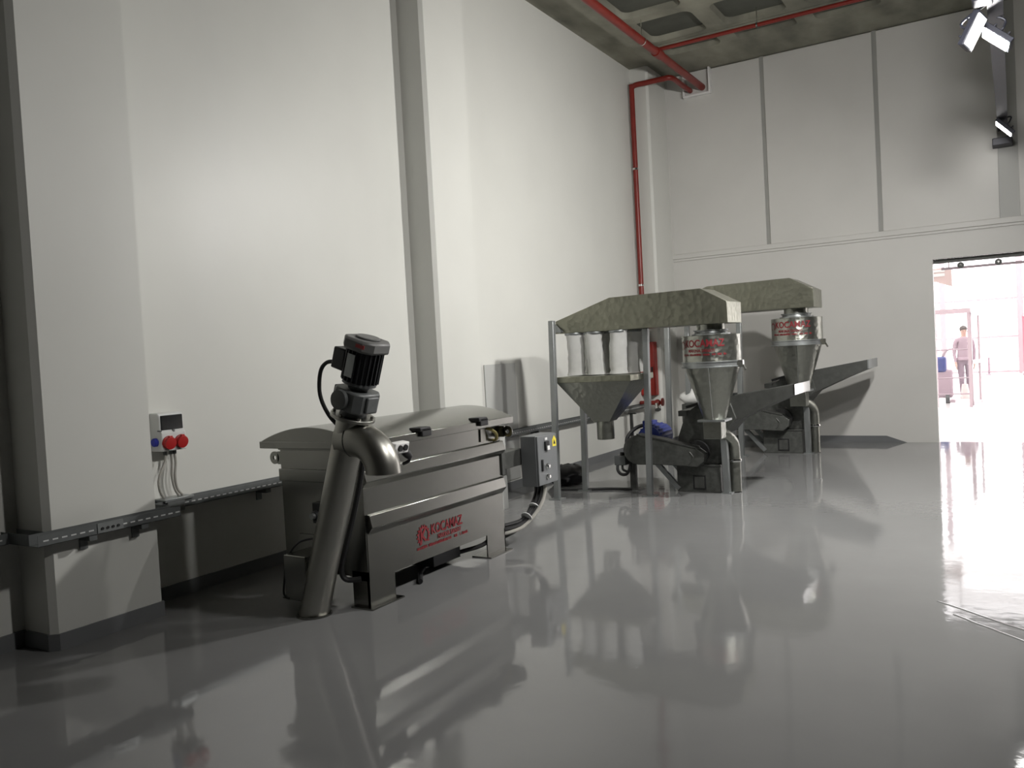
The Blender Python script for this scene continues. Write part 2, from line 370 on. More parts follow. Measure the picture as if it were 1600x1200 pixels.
# ------------------------------------------------------------------ wall socket box
bx = thing('socket_box', (0, 3.78, 1.06), 'grey wall socket box with dark window and two red sockets', 'socket box')
obj('body', MB().prism([(0, 1.065), (.125, 1.065), (.125, 1.19), (.105, 1.215), (.105, 1.31), (.09, 1.332), (0, 1.332)], 1, 3.672, 3.868), 'plastic', bx, bev=.006)
obj('breaker_window', MB().prism([(.104, 1.212), (.112, 1.214), (.112, 1.312), (.104, 1.316)], 1, 3.683, 3.858), 'blackg', bx, bev=.003, label='black breaker window')
for y in (3.722, 3.82):
    k = obj('red_socket', MB().lathe([(.05, 0), (.05, .008), (.044, .012), (.042, .026), (.036, .028)], (.122, y, 1.125), (.95, 0, -.2), 20), 'reds', bx, label='red industrial socket')
    obj('socket_cap', MB().lathe([(.043, .026), (.043, .034), (.02, .038)], (.122, y, 1.125), (.95, 0, -.2), 20).box(.145, .158, y-.012, y+.012, 1.155, 1.172), 'reds', k)
obj('blue_socket', MB().lathe([(.03, 0), (.03, .02), (.024, .028)], (.06, 3.673, 1.13), (0, -1, 0), 16), 'blues', bx, label='blue socket on the side')
obj('latch', MB().box(.112, .122, 3.768, 3.782, 1.195, 1.215), 'greyd', bx); obj('latch', MB().box(.09, .127, 3.664, 3.674, 1.205, 1.214), 'greyd', bx)
for y in (3.735, 3.785, 3.812): obj('cable_gland', MB().cyl((.06, y, 1.035), (.06, y, 1.068), .014, 10), 'greyd', bx)
for pts in ([(.06, 3.735, 1.05), (.062, 3.73, .99), (.065, 3.69, .92), (.066, 3.665, .85), (.066, 3.675, .78), (.066, 3.70, .735)],
            [(.06, 3.785, 1.05), (.062, 3.785, .97), (.066, 3.775, .88), (.066, 3.79, .79), (.066, 3.82, .735)],
            [(.06, 3.812, 1.05), (.062, 3.815, .97), (.066, 3.80, .88), (.066, 3.81, .79), (.066, 3.85, .735)]):
    obj('cable', MB().tube(pts, .009, 8), 'cable', bx)

# ------------------------------------------------------------------ grey rectangle on the wall and floor bag
o = obj('wall_rectangle', MB().box(.001, .016, 7.98, 8.66, .12, 1.51), 'sheet', None, bev=.003); tag(o, 'plain grey rectangle flat on the left wall behind the mixer', 'panel')  # thin box in one even grey, darker than the wall paint
bgm = MB()
rings = []
for k in range(9):
    z = .02+.21*k/8; rad = (.16+.07*math.sin(PI*min(k/8+.12, 1)))*(1 if k < 8 else .6)
    rings.append([(.48+rad*1.05*math.cos(a)*(1+.10*math.sin(5*a+k)), 9.0+rad*1.1*math.sin(a)*(1+.08*math.cos(4*a+2*k)), z+.012*math.sin(7*a)) for a in (2*PI*i/22 for i in range(22))])
bgm.loft(rings); o = obj('bin_bag', bgm, 'blackg', None, sharp=50); tag(o, 'shiny black plastic sack on the floor behind the control cabinet', 'bag')
tag(obj('floor_cable', MB().tube([(.62, 8.55, .015), (.9, 8.62, .012), (1.15, 8.72, .012), (1.42, 8.75, .012)], .016, 8), 'black'), 'black cable lying on floor under the filter hopper', 'cable')

# ------------------------------------------------------------------ the mixer
mx = thing('feed_mixer', (1.18, 4.95, 0), 'stainless trough mixer with barrel lid and slanted discharge auger', 'mixer')
X0, X1, Y0, Y1 = .81, 1.545, 4.10, 5.80
tb = MB()
tb.prism([(X0, 1.07), (X0, .24), (X0+.06, .2), (X1-.06, .2), (X1, .24), (X1, 1.07)], 1, Y0+.012, Y1-.012)
obj('tub', tb, 'steel', mx)
obj('front_skirt', MB().box(X1-.006, X1+.004, Y0+.01, Y1-.01, .18, .5), 'steel', mx)
ep = lambda a, b: MB().prism([(X0, 1.07), (X0, .18), (.96, .18), (1.02, .235), (1.36, .235), (1.42, .18), (X1, .18), (X1, 1.07)], 1, a, b)
obj('end_plate', ep(Y0, Y0+.014), 'steel', mx); obj('end_plate', ep(Y1-.014, Y1), 'steel', mx)
obj('rib', MB().prism([(X1, .785), (X1+.042, .83), (X1+.022, .905), (X1, .912)], 1, Y0-.012, Y1+.012).prism([(X0-.012, .82), (X1+.03, .82), (X1+.022, .905), (X0-.012, .905)], 1, Y0-.014, Y0), 'steel', mx, bev=.004, label='upper stiffening rib')
obj('rib', MB().prism([(X1, .475), (X1+.042, .525), (X1+.022, .608), (X1, .615)], 1, Y0+.02, Y1-.005), 'steel', mx, bev=.004, label='lower stiffening rib')
obj('rim', MB().box(X0-.01, X1+.015, Y0-.01, Y1+.01, 1.035, 1.068), 'steel', mx, bev=.003)
for xs_, xo in (((X0, X0+.13), X0), ((X1-.135, X1), X1)):
    for ys_, yo in (((Y0, Y0+.27), Y0), ((Y1-.27, Y1), Y1)):
        xi = X0+.012 if xo == X0 else X1-.012; yi = Y0+.012 if yo == Y0 else Y1-.012
        l = MB(); l.box(min(xs_), max(xs_), min(yo, yi), max(yo, yi), 0.008, .24); l.box(min(xo, xi), max(xo, xi), min(ys_), max(ys_), 0.008, .24)
        lg = obj('leg', l, 'steel', mx)
        obj('foot_plate', MB().box(min(xs_)-(.03 if xo == X0 else 0), max(xs_)+(.05 if xo == X1 else 0), min(ys_)-.03, max(ys_)+.03, 0, .01), 'steel', lg)
# barrel lid
def lidprof(t): return 1.10+.10*(1-(2*t-1)**2)
N = 18; LX0, LX1, LY0, LY1 = .725, 1.625, 4.0, 5.885
prof = [(LX0+(LX1-LX0)*i/N, lidprof(i/N)) for i in range(N+1)]
ld = obj('lid', MB().prism([(LX0, 1.066)]+prof+[(LX1, 1.066)], 1, LY0, LY1), 'steel', mx, sharp=30, bev=.004)
obj('lid_lip', MB().box(LX1-.012, LX1+.006, LY0, LY1, 1.046, 1.104).box(LX0, LX1, LY0-.005, LY0+.006, 1.056, 1.104), 'steel', ld, bev=.004)
for y in (4.66, 5.40):
    k = obj('lid_latch', MB().box(LX1-.07, LX1+.03, y-.06, y+.06, 1.105, 1.135).box(LX1+.005, LX1+.03, y-.04, y+.07, 1.07, 1.125), 'black', ld, bev=.006)
# lifting lugs
def lug(c, ax):
    m_ = MB(); n = 20; o_, i_ = [], []
    for k in range(n):
        a = 2*PI*k/n; o_.append((math.cos(a)*.045, math.sin(a)*.045)); i_.append((math.cos(a)*.016, math.sin(a)*.016))
    P = lambda u, w, t: (c[0]+u, c[1]+t, c[2]+w)
    vs = [P(*p, t) for t in (-.006, .006) for p in o_]+[P(*p, t) for t in (-.006, .006) for p in i_]; fs = []
    for k in range(n):
        j = (k+1) % n; fs += [(k, j, n+j, n+k), (2*n+k, 3*n+k, 3*n+j, 2*n+j), (k, 2*n+k, 2*n+j, j), (n+k, n+j, 3*n+j, 3*n+k)]
    m_.add(vs, fs); s_ = ax
    m_.box(min(c[0]+s_*.03, c[0]+s_*.09), max(c[0]+s_*.03, c[0]+s_*.09), c[1]-.006, c[1]+.006, c[2]-.045, c[2]+.045); return m_
obj('lifting_lug', lug((.725, 4.13, .975), 1), 'steel', mx); obj('lifting_lug', lug((1.63, 5.79, .985), -1), 'steel', mx)
hk = obj('hook_bracket', MB().tube([(1.55, 5.60, 1.03), (1.58, 5.61, 1.02), (1.60, 5.66, .98), (1.585, 5.68, .935), (1.55, 5.68, .925)], .013, 8), 'brass', mx, label='brass coloured hook')
obj('hook_plate', MB().box(1.545, 1.556, 5.5, 5.57, .93, 1.03), 'steel2', mx)
# shaft bearing on the end plate
sb = obj('shaft_bearing', MB().box(1.11, 1.195, Y0-.03, Y0, .545, .685).lathe([(.035, 0), (.03, .03)], (1.15, Y0-.03, .60), (0, -1, 0), 16), 'motor', mx, bev=.006)
obj('shaft_end', MB().lathe([(.022, 0), (.02, .02)], (1.15, Y0-.06, .60), (0, -1, 0), 14), 'galvp', sb)
obj('outlet_duct', MB().box(.99, 1.19, 3.90, Y0, .06, .36), 'steel', mx, bev=.006)
obj('outlet_plate', MB().box(.95, 1.20, Y0-.014, Y0, .04, .46), 'steel', mx)
obj('drive_shaft', MB().cyl((1.18, Y0+.3, .12), (1.18, Y1-.3, .12), .05, 14).box(1.0, 1.4, 5.0, 5.35, .04, .2), 'motor', mx)
obj('floor_cable', MB().tube([(1.5, 4.7, .02), (1.3, 5.0, .02), (1.35, 5.3, .06), (1.5, 5.5, .1), (1.52, 5.62, .14)], .018, 8), 'black', mx)
# discharge auger
A0, A1 = Vector((1.275, 3.87, 0.012)), Vector((1.70, 3.87, 1.27)); ad = (A1-A0).normalized()
bot = []
for k in range(32):
    a = 2*PI*k/32; e1 = Vector((ad.z, 0, -ad.x)); p = A0+e1*math.cos(a)*.095+Vector((0, 1, 0))*math.sin(a)*.095
    bot.append(p+ad*((.012-p.z)/ad.z))
top = [p+ad*((A1-p).dot(ad)) for p in bot]
ag = obj('auger_pipe', MB().loft([bot, top]), 'steel2', mx, sharp=50)
obj('base_flange', MB().lathe([(.115, 0), (.115, .012)], (A0.x, 3.87, 0), n=24), 'steel', ag)
obj('top_flange', MB().lathe([(.138, 0), (.138, .022)], A1, ad, 28), 'steel2', ag, bev=.003)
for k in range(6):
    e1 = Vector((ad.z, 0, -ad.x)); a = PI/6+k*PI/3; p = A1+e1*math.cos(a)*.118+Vector((0, 1, 0))*math.sin(a)*.118
    obj('flange_bolt', MB().lathe([(.011, 0), (.011, .036), (.004, .038)], p, ad, 6), 'steel2', ag)
el = [(1.62, 3.87, 1.135), (1.70, 3.87, 1.137)]+[(1.727+.2*math.sin(t), 3.865, .937+.2*math.cos(t)) for t in (PI/2*i/8 for i in range(9))]
eb = MB(); rings = []
P = [Vector(p) for p in el]
for i, p in enumerate(P):
    d = (P[min(i+1, len(P)-1)]-P[max(i-1, 0)]).normalized()
    if i == len(P)-1: d = Vector((0, 0, -1))
    u = Vector((0, 1, 0)); w = d.cross(u).normalized()
    rings.append([p+(u*math.cos(t)+w*math.sin(t))*.107 for t in (2*PI*k/32 for k in range(32))])
inner = [[p+(q-p)*.93 for q in r_] for p, r_ in zip(reversed(P), reversed(rings))]
eb.loft(rings+inner, caps=False)
obj('elbow_spout', eb, 'steel2', ag, sharp=60, label='smooth curved outlet bend')
obj('elbow_seam', MB().lathe([(.109, 0), (.112, .006), (.109, .012)], (1.70, 3.87, 1.137), (1, 0, 0), 30), 'iron', ag)
# gear box and motor on top, along the slanted axis
G = A1+ad*.022; e1 = Vector((ad.z, 0, -ad.x)); e2 = Vector((0, 1, 0))
def skew(m_):    # local (x,y,z) -> slanted frame at G
    m_.v = [tuple(G+e1*v[0]+e2*v[1]+ad*v[2]) for v in m_.v]; return m_
def octo(r, c, h0, h1, cy=0):
    s = r; k = c
    return MB().prism([(s, -k+cy), (s, k+cy), (k, s+cy), (-k, s+cy), (-s, k+cy), (-s, -k+cy), (-k, -s+cy), (k, -s+cy)], 2, h0, h1)
gb = obj('gear_box', skew(octo(.115, .075, .035, .165)), 'greyd', mx, bev=.012)
obj('gear_neck', skew(MB().lathe([(.085, 0), (.08, .036)], (0, 0, 0), n=20)), 'greyd', gb)
obj('side_cover', skew(MB().lathe([(.062, 0), (.06, .03), (.03, .034)], (-.02, -.11, .10), (0, -1, 0), 20)), 'greyd', gb)
obj('side_cover', skew(MB().box(.10, .135, -.05, .05, .05, .15)), 'greyd', gb, bev=.008)
obj('side_cover', skew(MB().box(-.14, -.10, -.06, .06, .04, .16)), 'greyd', gb, bev=.008)
obj('motor_neck', skew(MB().lathe([(.06, 0), (.075, .03), (.105, .034), (.105, .05)], (0, 0, .165), n=24)), 'greyd', gb)
mt = obj('motor', skew(MB().lathe([(.095, 0), (.098, .2)], (0, 0, .215), n=28)), 'motor', mx)
for k in range(24):
    a = 2*PI*k/24
    c, s_ = math.cos(a), math.sin(a)
    f = MB().loft([[(c*q-s_*w, s_*q+c*w, h) for q, w in ((.09, -.003), (.117, -.003), (.117, .003), (.09, .003))] for h in (.22, .41)])
    obj('cooling_fin', skew(f), 'motor', mt)
obj('fan_cowl', skew(octo(.122, .07, .41, .485).lathe([(.085, .485), (.07, .497)], (0, 0, 0), n=20)), 'cowl', mt, bev=.015, label='light grey fan cowl with small red label')
obj('name_plate', skew(MB().box(-.03, .03, -.121, -.118, .25, .39)), 'galvp', mt)
obj('cowl_label', skew(MB().box(.02, .085, -.1235, -.119, .44, .462)), 'reds', mt)
obj('terminal_box', skew(MB().box(-.20, -.10, -.06, .06, .25, .385)), 'motor', mt, bev=.01)
T0 = G+e1*-.2+ad*.28
obj('motor_cable', MB().tube([T0, T0+Vector((-.09, -.0, .0)), T0+Vector((-.15, 0, -.06)), T0+Vector((-.165, 0, -.2)), T0+Vector((-.10, 0, -.33)), (1.60, 3.88, 1.20)], .013, 8), 'black', mx)
obj('pipe_cable', MB().tube([(1.69, 3.975, 1.08), (1.63, 3.99, .88), (1.55, 4.0, .66), (1.46, 4.0, .42), (1.40, 4.01, .27), (1.42, 4.03, .2), (1.50, 4.08, .2)], .018, 8), 'black', mx)
obj('sensor_cable', MB().tube([(1.10, 4.07, .44), (1.03, 4.0, .42), (.975, 3.95, .32), (.96, 3.93, .2), (.975, 3.9, .1), (1.02, 3.9, .07)], .007, 6), 'black', mx)
pb = obj('push_button_box', MB().loft([[(x, y+dy, z) for dy, x, z in ((0, 1.585, 1.075), (0, 1.685, 1.06), (0, 1.665, .985), (0, 1.57, 1.0))] for y in (4.29, 4.44)]), 'white', mx, bev=.008, label='white push button box')
for y in (4.34, 4.395): obj('button', MB().lathe([(.022, 0), (.02, .012)], (1.676, y, 1.025), (1, 0, -.25), 14), 'black', pb)
obj('cable_connector', MB().lathe([(.025, 0), (.028, .05), (.02, .08)], (1.62, 4.44, 1.0), (.2, .7, -.7), 12).tube([(1.63, 4.49, .955), (1.62, 4.5, .92), (1.585, 4.47, .9)], .012, 8), 'black', pb)
# lettering
LX = X1+.0075
def lt(u0, v0): return lambda u, v, d: (LX, u0+u, v0+v)
t_, w_ = text_mb('KOCAMAZ', .100, lt(4.79, .345), .0022, squeeze=.80); obj('lettering', t_, 'redt', mx, label='red brand lettering')
t_, w_ = text_mb('MAKINA SANAYI', .046, lt(4.87, .298), .0015, squeeze=.85); obj('lettering', t_, 'redt', mx)
def dashes(place, length, h, seed, xf=None):
    rd = random.Random(seed); mb = MB(xf); u = 0
    while u < length:
        w = rd.uniform(.35, .75)*h
        if rd.random() > .12:
            hh = h*rd.uniform(.75, 1)
            mb.add([place(u, 0, 0), place(u+w, 0, 0), place(u+w, hh, 0), place(u, hh, 0)], [(0, 1, 2, 3)])
        u += w+h*.22
    return mb
obj('small_print', dashes(lt(4.62, .262), .62, .022, 3), 'redt', mx)
def gear(place, r, xf=None):
    mb = MB(xf); n = 16; ro, ri = [], []
    for k in range(n*4):
        a = 2*PI*k/(n*4); R_ = r if (k % 4) in (1, 2) else r*.82
        ro.append(place(R_*math.cos(a), R_*math.sin(a), 0)); ri.append(place(r*.66*math.cos(a), r*.66*math.sin(a), 0))
    N_ = n*4; mb.add(ro+ri, [(k, (k+1) % N_, N_+(k+1) % N_, N_+k) for k in range(N_) if not 43 < k < 55]); return mb
obj('gear_emblem', gear(lt(4.70, .355), .078), 'redt', mx, label='red gear emblem')
t_, w_ = text_mb('K', .12, lt(4.66, .315), .004, squeeze=.9); obj('emblem_letter', t_, 'redt', mx)
# control cabinet on an arm
obj('drive_cover', MB().box(1.15, 1.46, Y1-.004, 6.02, .30, .95), 'sheet', mx, bev=.006)
obj('cabinet_arm', MB().box(1.30, 1.54, Y1-.005, 6.16, .66, .80).box(1.50, 1.56, Y1-.01, Y1+.04, .62, .84), 'iron2', mx, bev=.004)
cc = obj('control_cabinet', MB().box(1.545, 1.695, 6.12, 6.47, .475, .905), 'grey', mx, bev=.006)
obj('cabinet_door', MB().box(1.694, 1.712, 6.125, 6.465, .48, .90), 'grey', cc, bev=.005)
obj('main_switch', MB().box(1.71, 1.728, 6.24, 6.31, .77, .85), 'black', cc, bev=.004)
obj('switch_rocker', MB().box(1.727, 1.737, 6.255, 6.295, .775, .81), 'white', cc)
obj('switch_tag', MB().box(1.711, 1.717, 6.25, 6.29, .86, .88), 'white', cc)
obj('door_handle', MB().box(1.71, 1.725, 6.175, 6.20, .60, .70), 'black', cc, bev=.004)
for z in (.635, .545): obj('selector_knob', MB().lathe([(.025, 0), (.025, .008), (.016, .012), (.014, .03)], (1.711, 6.27, z), (1, 0, 0), 14), 'chrome', cc)
wl = MB().add([(1.7135, 6.385, .79), (1.7135, 6.455, .79), (1.7135, 6.455, .85), (1.7135, 6.42, .885), (1.7135, 6.385, .85)], [(0, 1, 2, 3, 4)])
obj('warning_label', wl, 'yellow', cc, label='yellow warning label')
wt = MB().add([(1.7145, 6.40, .81), (1.7145, 6.44, .81), (1.7145, 6.42, .85)], [(0, 1, 2)]); obj('warning_mark', wt, 'black', cc)
for i, (dx, m_, r_) in enumerate(((0, 'black', .017), (.035, 'black', .017), (.06, 'cable', .016), (-.03, 'black', .014))):
    obj('cabinet_cable', MB().tube([(1.60+dx, 6.3, .48), (1.60+dx, 6.3, .40), (1.60+dx, 6.2, .29), (1.58+dx*.6, 6.02, .21-.02*i), (1.55+dx*.4, 5.86, .20-.03*i), (1.5, 5.77, .2-.035*i)], r_, 8), m_, mx)
for q in ((6.06, .228), (6.2, .285)): obj('cable_tie', MB().lathe([(.05, -.004), (.05, .004)], (1.605, q[0], q[1]), (0, .8, .5), 12), 'plastic', mx)

# ------------------------------------------------------------------ the two grinding machines
def grinder(tag_, xf, second=False):
    nm = xf((2.1, 8.7, 0))
    g = thing('hammer_mill', nm, tag_, 'machine', None)
    def O(name, mb, m_, parent=None, **k): mb.xf = lambda v: Vector(xf(v)); return obj(name, mb, m_, parent or g, **k)
    lean = .04
    for i, (x, y, zt) in enumerate(((.845, 8.03, 1.955), (.90, 8.62, 1.85), (1.755, 8.46, 1.815))):
        if second and i < 2: x += .12
        p = O('post', MB().bar((x, y, .008), (x+lean, y, zt), .06, .06, (0, 1, 0)), 'galvp', bev=.004)
        O('foot_plate', MB().box(x-.07, x+.07, y-.07, y+.07, 0, .01), 'galvp', p)
    # header duct
    DY0, DY1 = 8.30, 8.80
    du = O('header_duct', MB().prism([(.78, 1.815), (2.735, 1.815), (2.735, 2.032), (2.463, 2.18), (1.455, 2.168), (.79, 1.955)], 1, DY0, DY1), 'galvd', bev=.004)
    O('duct_lug', MB().prism([(.79, 1.83), (.9, 1.83), (.79, 1.93)], 1, DY0-.04, DY0-.02).cyl((.86, DY0-.05, 1.84), (.86, DY0, 1.84), .018, 8), 'galvp', du)
    YC = 8.58; XC = 2.47
    # bags, hopper
    if not second:
        for row, (y, xs_) in enumerate(((8.35, (.985, 1.235, 1.52)), (8.66, (1.04, 1.29, 1.585)))):
            for i, x in enumerate(xs_):
                rd = random.Random(row*9+i); rings = []
                for k in range(13):
                    t = k/12; z = 1.345+.46*t; rr = .093+.005*rd.uniform(-1, 1)*(1 if 0 < k < 12 else 0)+(.012 if k in (0,) else 0)
                    ph = rd.uniform(0, 6)*.15
                    ox = .012*math.sin(3*t+i*2); rings.append([(x+ox+rr*math.cos(a)*(1+.07*math.sin(3*a+ph+i)), y+rr*math.sin(a)*(1+.07*math.cos(4*a+ph)), z) for a in (2*PI*q/24 for q in range(24))])
                b_ = O('filter_bag', MB().loft(rings), 'bag', sharp=70)
                O('bag_ring', MB().lathe([(.1, 0), (.103, .01), (.1, .025)], (x, y, 1.788), n=24), 'galvp', b_)
    HX0, HX1, HY0, HY1, HZ = .875, 1.74, 8.10, 8.72, 1.27
    hp = MB(); hcx, hcy, hr = 1.31, 8.36, .095
    def rect(x0, x1, y0, y1, z, n=6):
        pts = []
        for i in range(n): pts.append((x0+(x1-x0)*i/n, y0, z))
        for i in range(n): pts.append((x1, y0+(y1-y0)*i/n, z))
        for i in range(n): pts.append((x1-(x1-x0)*i/n, y1, z))
        for i in range(n): pts.append((x0, y1-(y1-y0)*i/n, z))
        return pts
    hz0 = HZ-.44
    hp.loft([rect(HX0, HX1, HY0, HY1, HZ), rect(hcx-hr, hcx+hr, hcy-hr, hcy+hr, hz0)])
    if not second:
        h = O('hopper', hp, 'galv', sharp=25)
        O('hopper_rim', MB().box(HX0-.01, HX1+.01, HY0-.012, HY1+.012, HZ, HZ+.065), 'galvd', h, bev=.004)
        O('outlet_spout', MB().lathe([(.095, 0), (.095, .205)], (hcx, hcy, hz0-.2), n=24), 'galv', h)
    else:
        bxx = O('bag_box', MB().box(.955, 1.21, 8.56, 8.80, .42, .665), 'iron2', bev=.006)
        rings = []
        for k in range(8):
            t = k/7; R_ = .12*math.sin(PI*(.2+.78*t))+.02
            rings.append([(1.06+1.15*R_*math.cos(a)*(1+.15*math.sin(3*a+k)), 8.68+R_*math.sin(a), .668+.18*t+(.015*math.sin(4*a) if k else 0)) for a in (2*PI*q/20 for q in range(20))])
        O('filter_bag', MB().loft(rings), 'bag', sharp=70, label='white filter bag lying collapsed on a box')
    # cyclone
    cy = O('cyclone', MB().lathe([(.3, 1.37), (.302, 1.42), (.3, 1.43), (.3, 1.70), (.292, 1.703)], (XC, YC, 0), n=40), 'galv', sharp=40)
    O('cone', MB().lathe([(.115, .82), (.285, 1.37)], (XC, YC, 0), n=40), 'galv', cy, label='tapering cone')
    O('band', MB().lathe([(.303, 1.365), (.318, 1.367), (.318, 1.376), (.306, 1.38), (.306, 1.418), (.316, 1.42), (.316, 1.43), (.303, 1.432)], (XC, YC, 0), n=40, caps=False), 'galvp', cy)
    O('cone_seam', MB().bar((XC+.02, YC-.118, .82), (XC+.05, YC-.288, 1.37), .008, .006, (0, 1, 0)), 'chrome', cy)
    O('neck', MB().lathe([(.145, 1.70), (.145, 1.82)], (XC, YC, 0), n=28), 'galv', cy)
    O('neck_flange', MB().lathe([(.20, 1.703), (.20, 1.718), (.17, 1.722), (.165, 1.745), (.18, 1.748), (.18, 1.758)], (XC, YC, 0), n=30), 'galvp', cy)
    O('clamp', MB().box(XC+.28, XC+.35, YC-.1, YC-.06, 1.36, 1.43).bar((XC+.32, YC-.08, 1.42), (XC+.37, YC-.08, 1.33), .02, .02), 'chrome', cy)
    O('inlet_flange', MB().box(XC-.145, XC+.145, YC-.13, YC+.13, .80, .822), 'galvp', cy)
    sp_ = O('outlet_box', MB().box(XC-.10, XC+.09, YC-.09, YC+.09, .617, .802), 'galv', bev=.005)
    # support post and blower pipe at the right
    p = O('post', MB().bar((2.505, 8.80, .008), (2.515, 8.72, .62), .065, .065, (0, 1, 0)), 'galvp', bev=.004)
    O('foot_plate', MB().box(2.45, 2.56, 8.75, 8.86, 0, .01), 'galvp', p)
    O('blower_pipe', MB().tube([(2.50, 8.66, .66), (2.545, 8.76, .62), (2.57, 8.86, .54), (2.57, 8.9, .42), (2.57, 8.9, .2), (2.57, 8.9, .01)], .06, 14), 'galv')
    O('pipe_clamp', MB().lathe([(.07, 0), (.074, .012), (.07, .03)], (2.57, 8.9, .33), n=20), 'chrome')
    # crusher body
    cr = O('crusher_base', MB().box(1.945, 2.435, 8.80, 9.42, 0.0, .30), 'iron', bev=.006)
    O('base_top', MB().box(1.935, 2.445, 8.79, 9.43, .285, .305), 'iron2', cr, bev=.003)
    O('cleanout_frame', MB().box(2.13, 2.27, 8.792, 8.80, .03, .185), 'black', cr); O('cleanout_door', MB().box(2.145, 2.255, 8.786, 8.795, .045, .17), 'iron2', cr, bev=.003)
    O('rotor_housing', MB().prism([(1.95, .305), (2.44, .305), (2.46, .62), (2.62, .80), (2.56, .98), (2.22, .97), (2.06, .86), (1.965, .60)], 1, 8.84, 9.40), 'iron', bev=.006)
    O('housing_lid', MB().bar((2.03, 8.83, .86), (2.03, 9.42, .86), .10, .06), 'iron2').name = 'housing_lid'
    O('hinge_bar', MB().bar((2.08, 8.82, .93), (2.26, 8.82, .98), .03, .03), 'black')
    # feed chute, sloping up to the right
    CY0, CY1 = 8.86, 9.60
    ch = MB()
    sec = lambda x, zt, zb, y1: [(x, CY0, zb), (x, CY0, zt), (x, CY0+.006, zt), (x, CY0+.006, zb+.008), (x, y1-.006, zb+.008), (x, y1-.006, zt), (x, y1, zt), (x, y1, zb)]
    ch.loft([sec(2.45, 1.02, .70, 9.42), sec(2.92, 1.095, .915, 9.5), sec(3.225, 1.145, 1.04, CY1)])
    c_ = O('feed_chute', ch, 'iron2', sharp=20)
    O('chute_end', MB().box(3.22, 3.236, CY0-.002, CY1+.002, 1.037, 1.147), 'chrome' if not second else 'galvp', c_, label='end plate, reflected door light put into its pale metal')  # brighter metal than the chute stands in for the doorway's reflection
    # belt guard, motor, struts, stand
    gx = []
    for k in range(9):
        a = PI/2+PI*k/8; gx.append((1.56+.165*math.cos(a)*1.05, .475+.165*math.sin(a)))
    gp = gx[::-1][::-1]+[(1.85, .315), (2.24, .30), (2.31, .36), (2.32, .44), (2.24, .50), (1.85, .59)]
    bgd = O('belt_guard', MB().prism(gp, 1, 8.63, 8.76), 'iron', bev=.008)
    O('guard_rim', MB().prism([(1.85, .588), (2.24, .498), (2.24, .512), (1.85, .603), (1.56, .655), (1.56, .64)], 1, 8.62, 8.77), 'iron2', bgd)
    O('drive_pulley', MB().lathe([(.13, 0), (.13, .04), (.06, .05)], (2.2, 8.80, .44), (0, -1, 0), 24), 'black')
    for x in (1.47, 2.2): O('guard_rib', MB().tube([(x+(.04 if x < 2 else -.04), 8.628, .55 if x < 2 else .46), (x, 8.626, .48 if x < 2 else .40), (x+(.02 if x < 2 else -.05), 8.628, .40 if x < 2 else .33)], .008, 6), 'iron2', bgd)
    MC = 'motor' if second else 'blue'
    mo = O('electric_motor', MB().cyl((1.62, 8.84, .585), (1.62, 9.25, .585), .135, 24), MC, label='electric motor' if second else 'blue electric motor')
    for k in range(18):
        a = 2*PI*k/18; O('cooling_fin', MB().bar((1.62+.14*math.cos(a), 8.88, .585+.14*math.sin(a)), (1.62+.14*math.cos(a), 9.2, .585+.14*math.sin(a)), .02, .02), MC, mo)
    O('motor_foot', MB().box(1.48, 1.78, 8.86, 9.22, .39, .455), 'iron2', mo)
    O('terminal_box', MB().box(1.50, 1.62, 8.95, 9.12, .69, .77), MC, mo, bev=.008)
    O('motor_bed', MB().box(1.40, 1.95, 8.82, 9.30, .33, .39), 'iron2')
    for y in (8.80, 9.2): O('strut', MB().bar((1.70, y, .33), (1.97, y, .03), .05, .05, (0, 1, 0)), 'galvp')
    st_ = O('stand_leg', MB().bar((1.42, 8.82, .008), (1.42, 8.82, .34), .07, .05, (0, 1, 0)), 'iron2')
    O('foot_plate', MB().box(1.34, 1.52, 8.76, 8.88, 0, .01), 'iron2', st_)
    O('motor_hose', MB().tube([(1.56, 9.0, .72), (1.47, 8.95, .71), (1.40, 8.88, .66), (1.36, 8.82, .58), (1.355, 8.80, .45)], .022, 8), 'black')
    jb = O('switch_box', MB().box(1.25, 1.38, 8.68, 8.80, .29, .40), 'greyd', bev=.006)
    O('switch_knob', MB().lathe([(.028, 0), (.024, .035)], (1.325, 8.74, .40), n=12), 'black', jb)
    O('box_cable', MB().tube([(1.28, 8.70, .29), (1.29, 8.68, .23), (1.34, 8.67, .19), (1.40, 8.68, .2), (1.43, 8.70, .27), (1.43, 8.72, .36)], .018, 8), 'black', jb)
    O('box_cable', MB().tube([(1.33, 8.72, .29), (1.345, 8.70, .24), (1.40, 8.70, .22)], .014, 8), 'black', jb)
    O('conduit', MB().bar((1.37, 8.95, .39), (1.37, 8.95, .86), .03, .03).bar((1.33, 8.95, .86), (1.43, 8.95, .86), .03, .02), 'iron2')
    # lettering round the cyclone
    RR = .3035
    def wrap(u0, v0):
        def f(u, v, d):
            a = -PI/2-.02+(u+u0)/RR; return (XC+RR*math.cos(a), YC+RR*math.sin(a), v0+v)
        return f
    # face a little towards the viewer's side
    t1, w1 = text_mb('KOCAMAZ', .105, wrap(-.215, 1.585), .0018, squeeze=.86); O('lettering', t1, 'redt', cy, label='red brand lettering')
    t2, w2 = text_mb('MAKINA SANAYI', .046, wrap(-.165, 1.53), .0008, squeeze=.86); O('lettering', t2, 'redt', cy)
    O('small_print', dashes(wrap(-.25, 1.495), .50, .022, 5), 'redt', cy)
    O('gear_emblem', gear(wrap(-.275, 1.60), .055), 'redt', cy, label='red gear emblem')
    return g
grinder('nearer hammer mill with white filter bags, hopper and tall galvanised cyclone', lambda v: Vector(v))
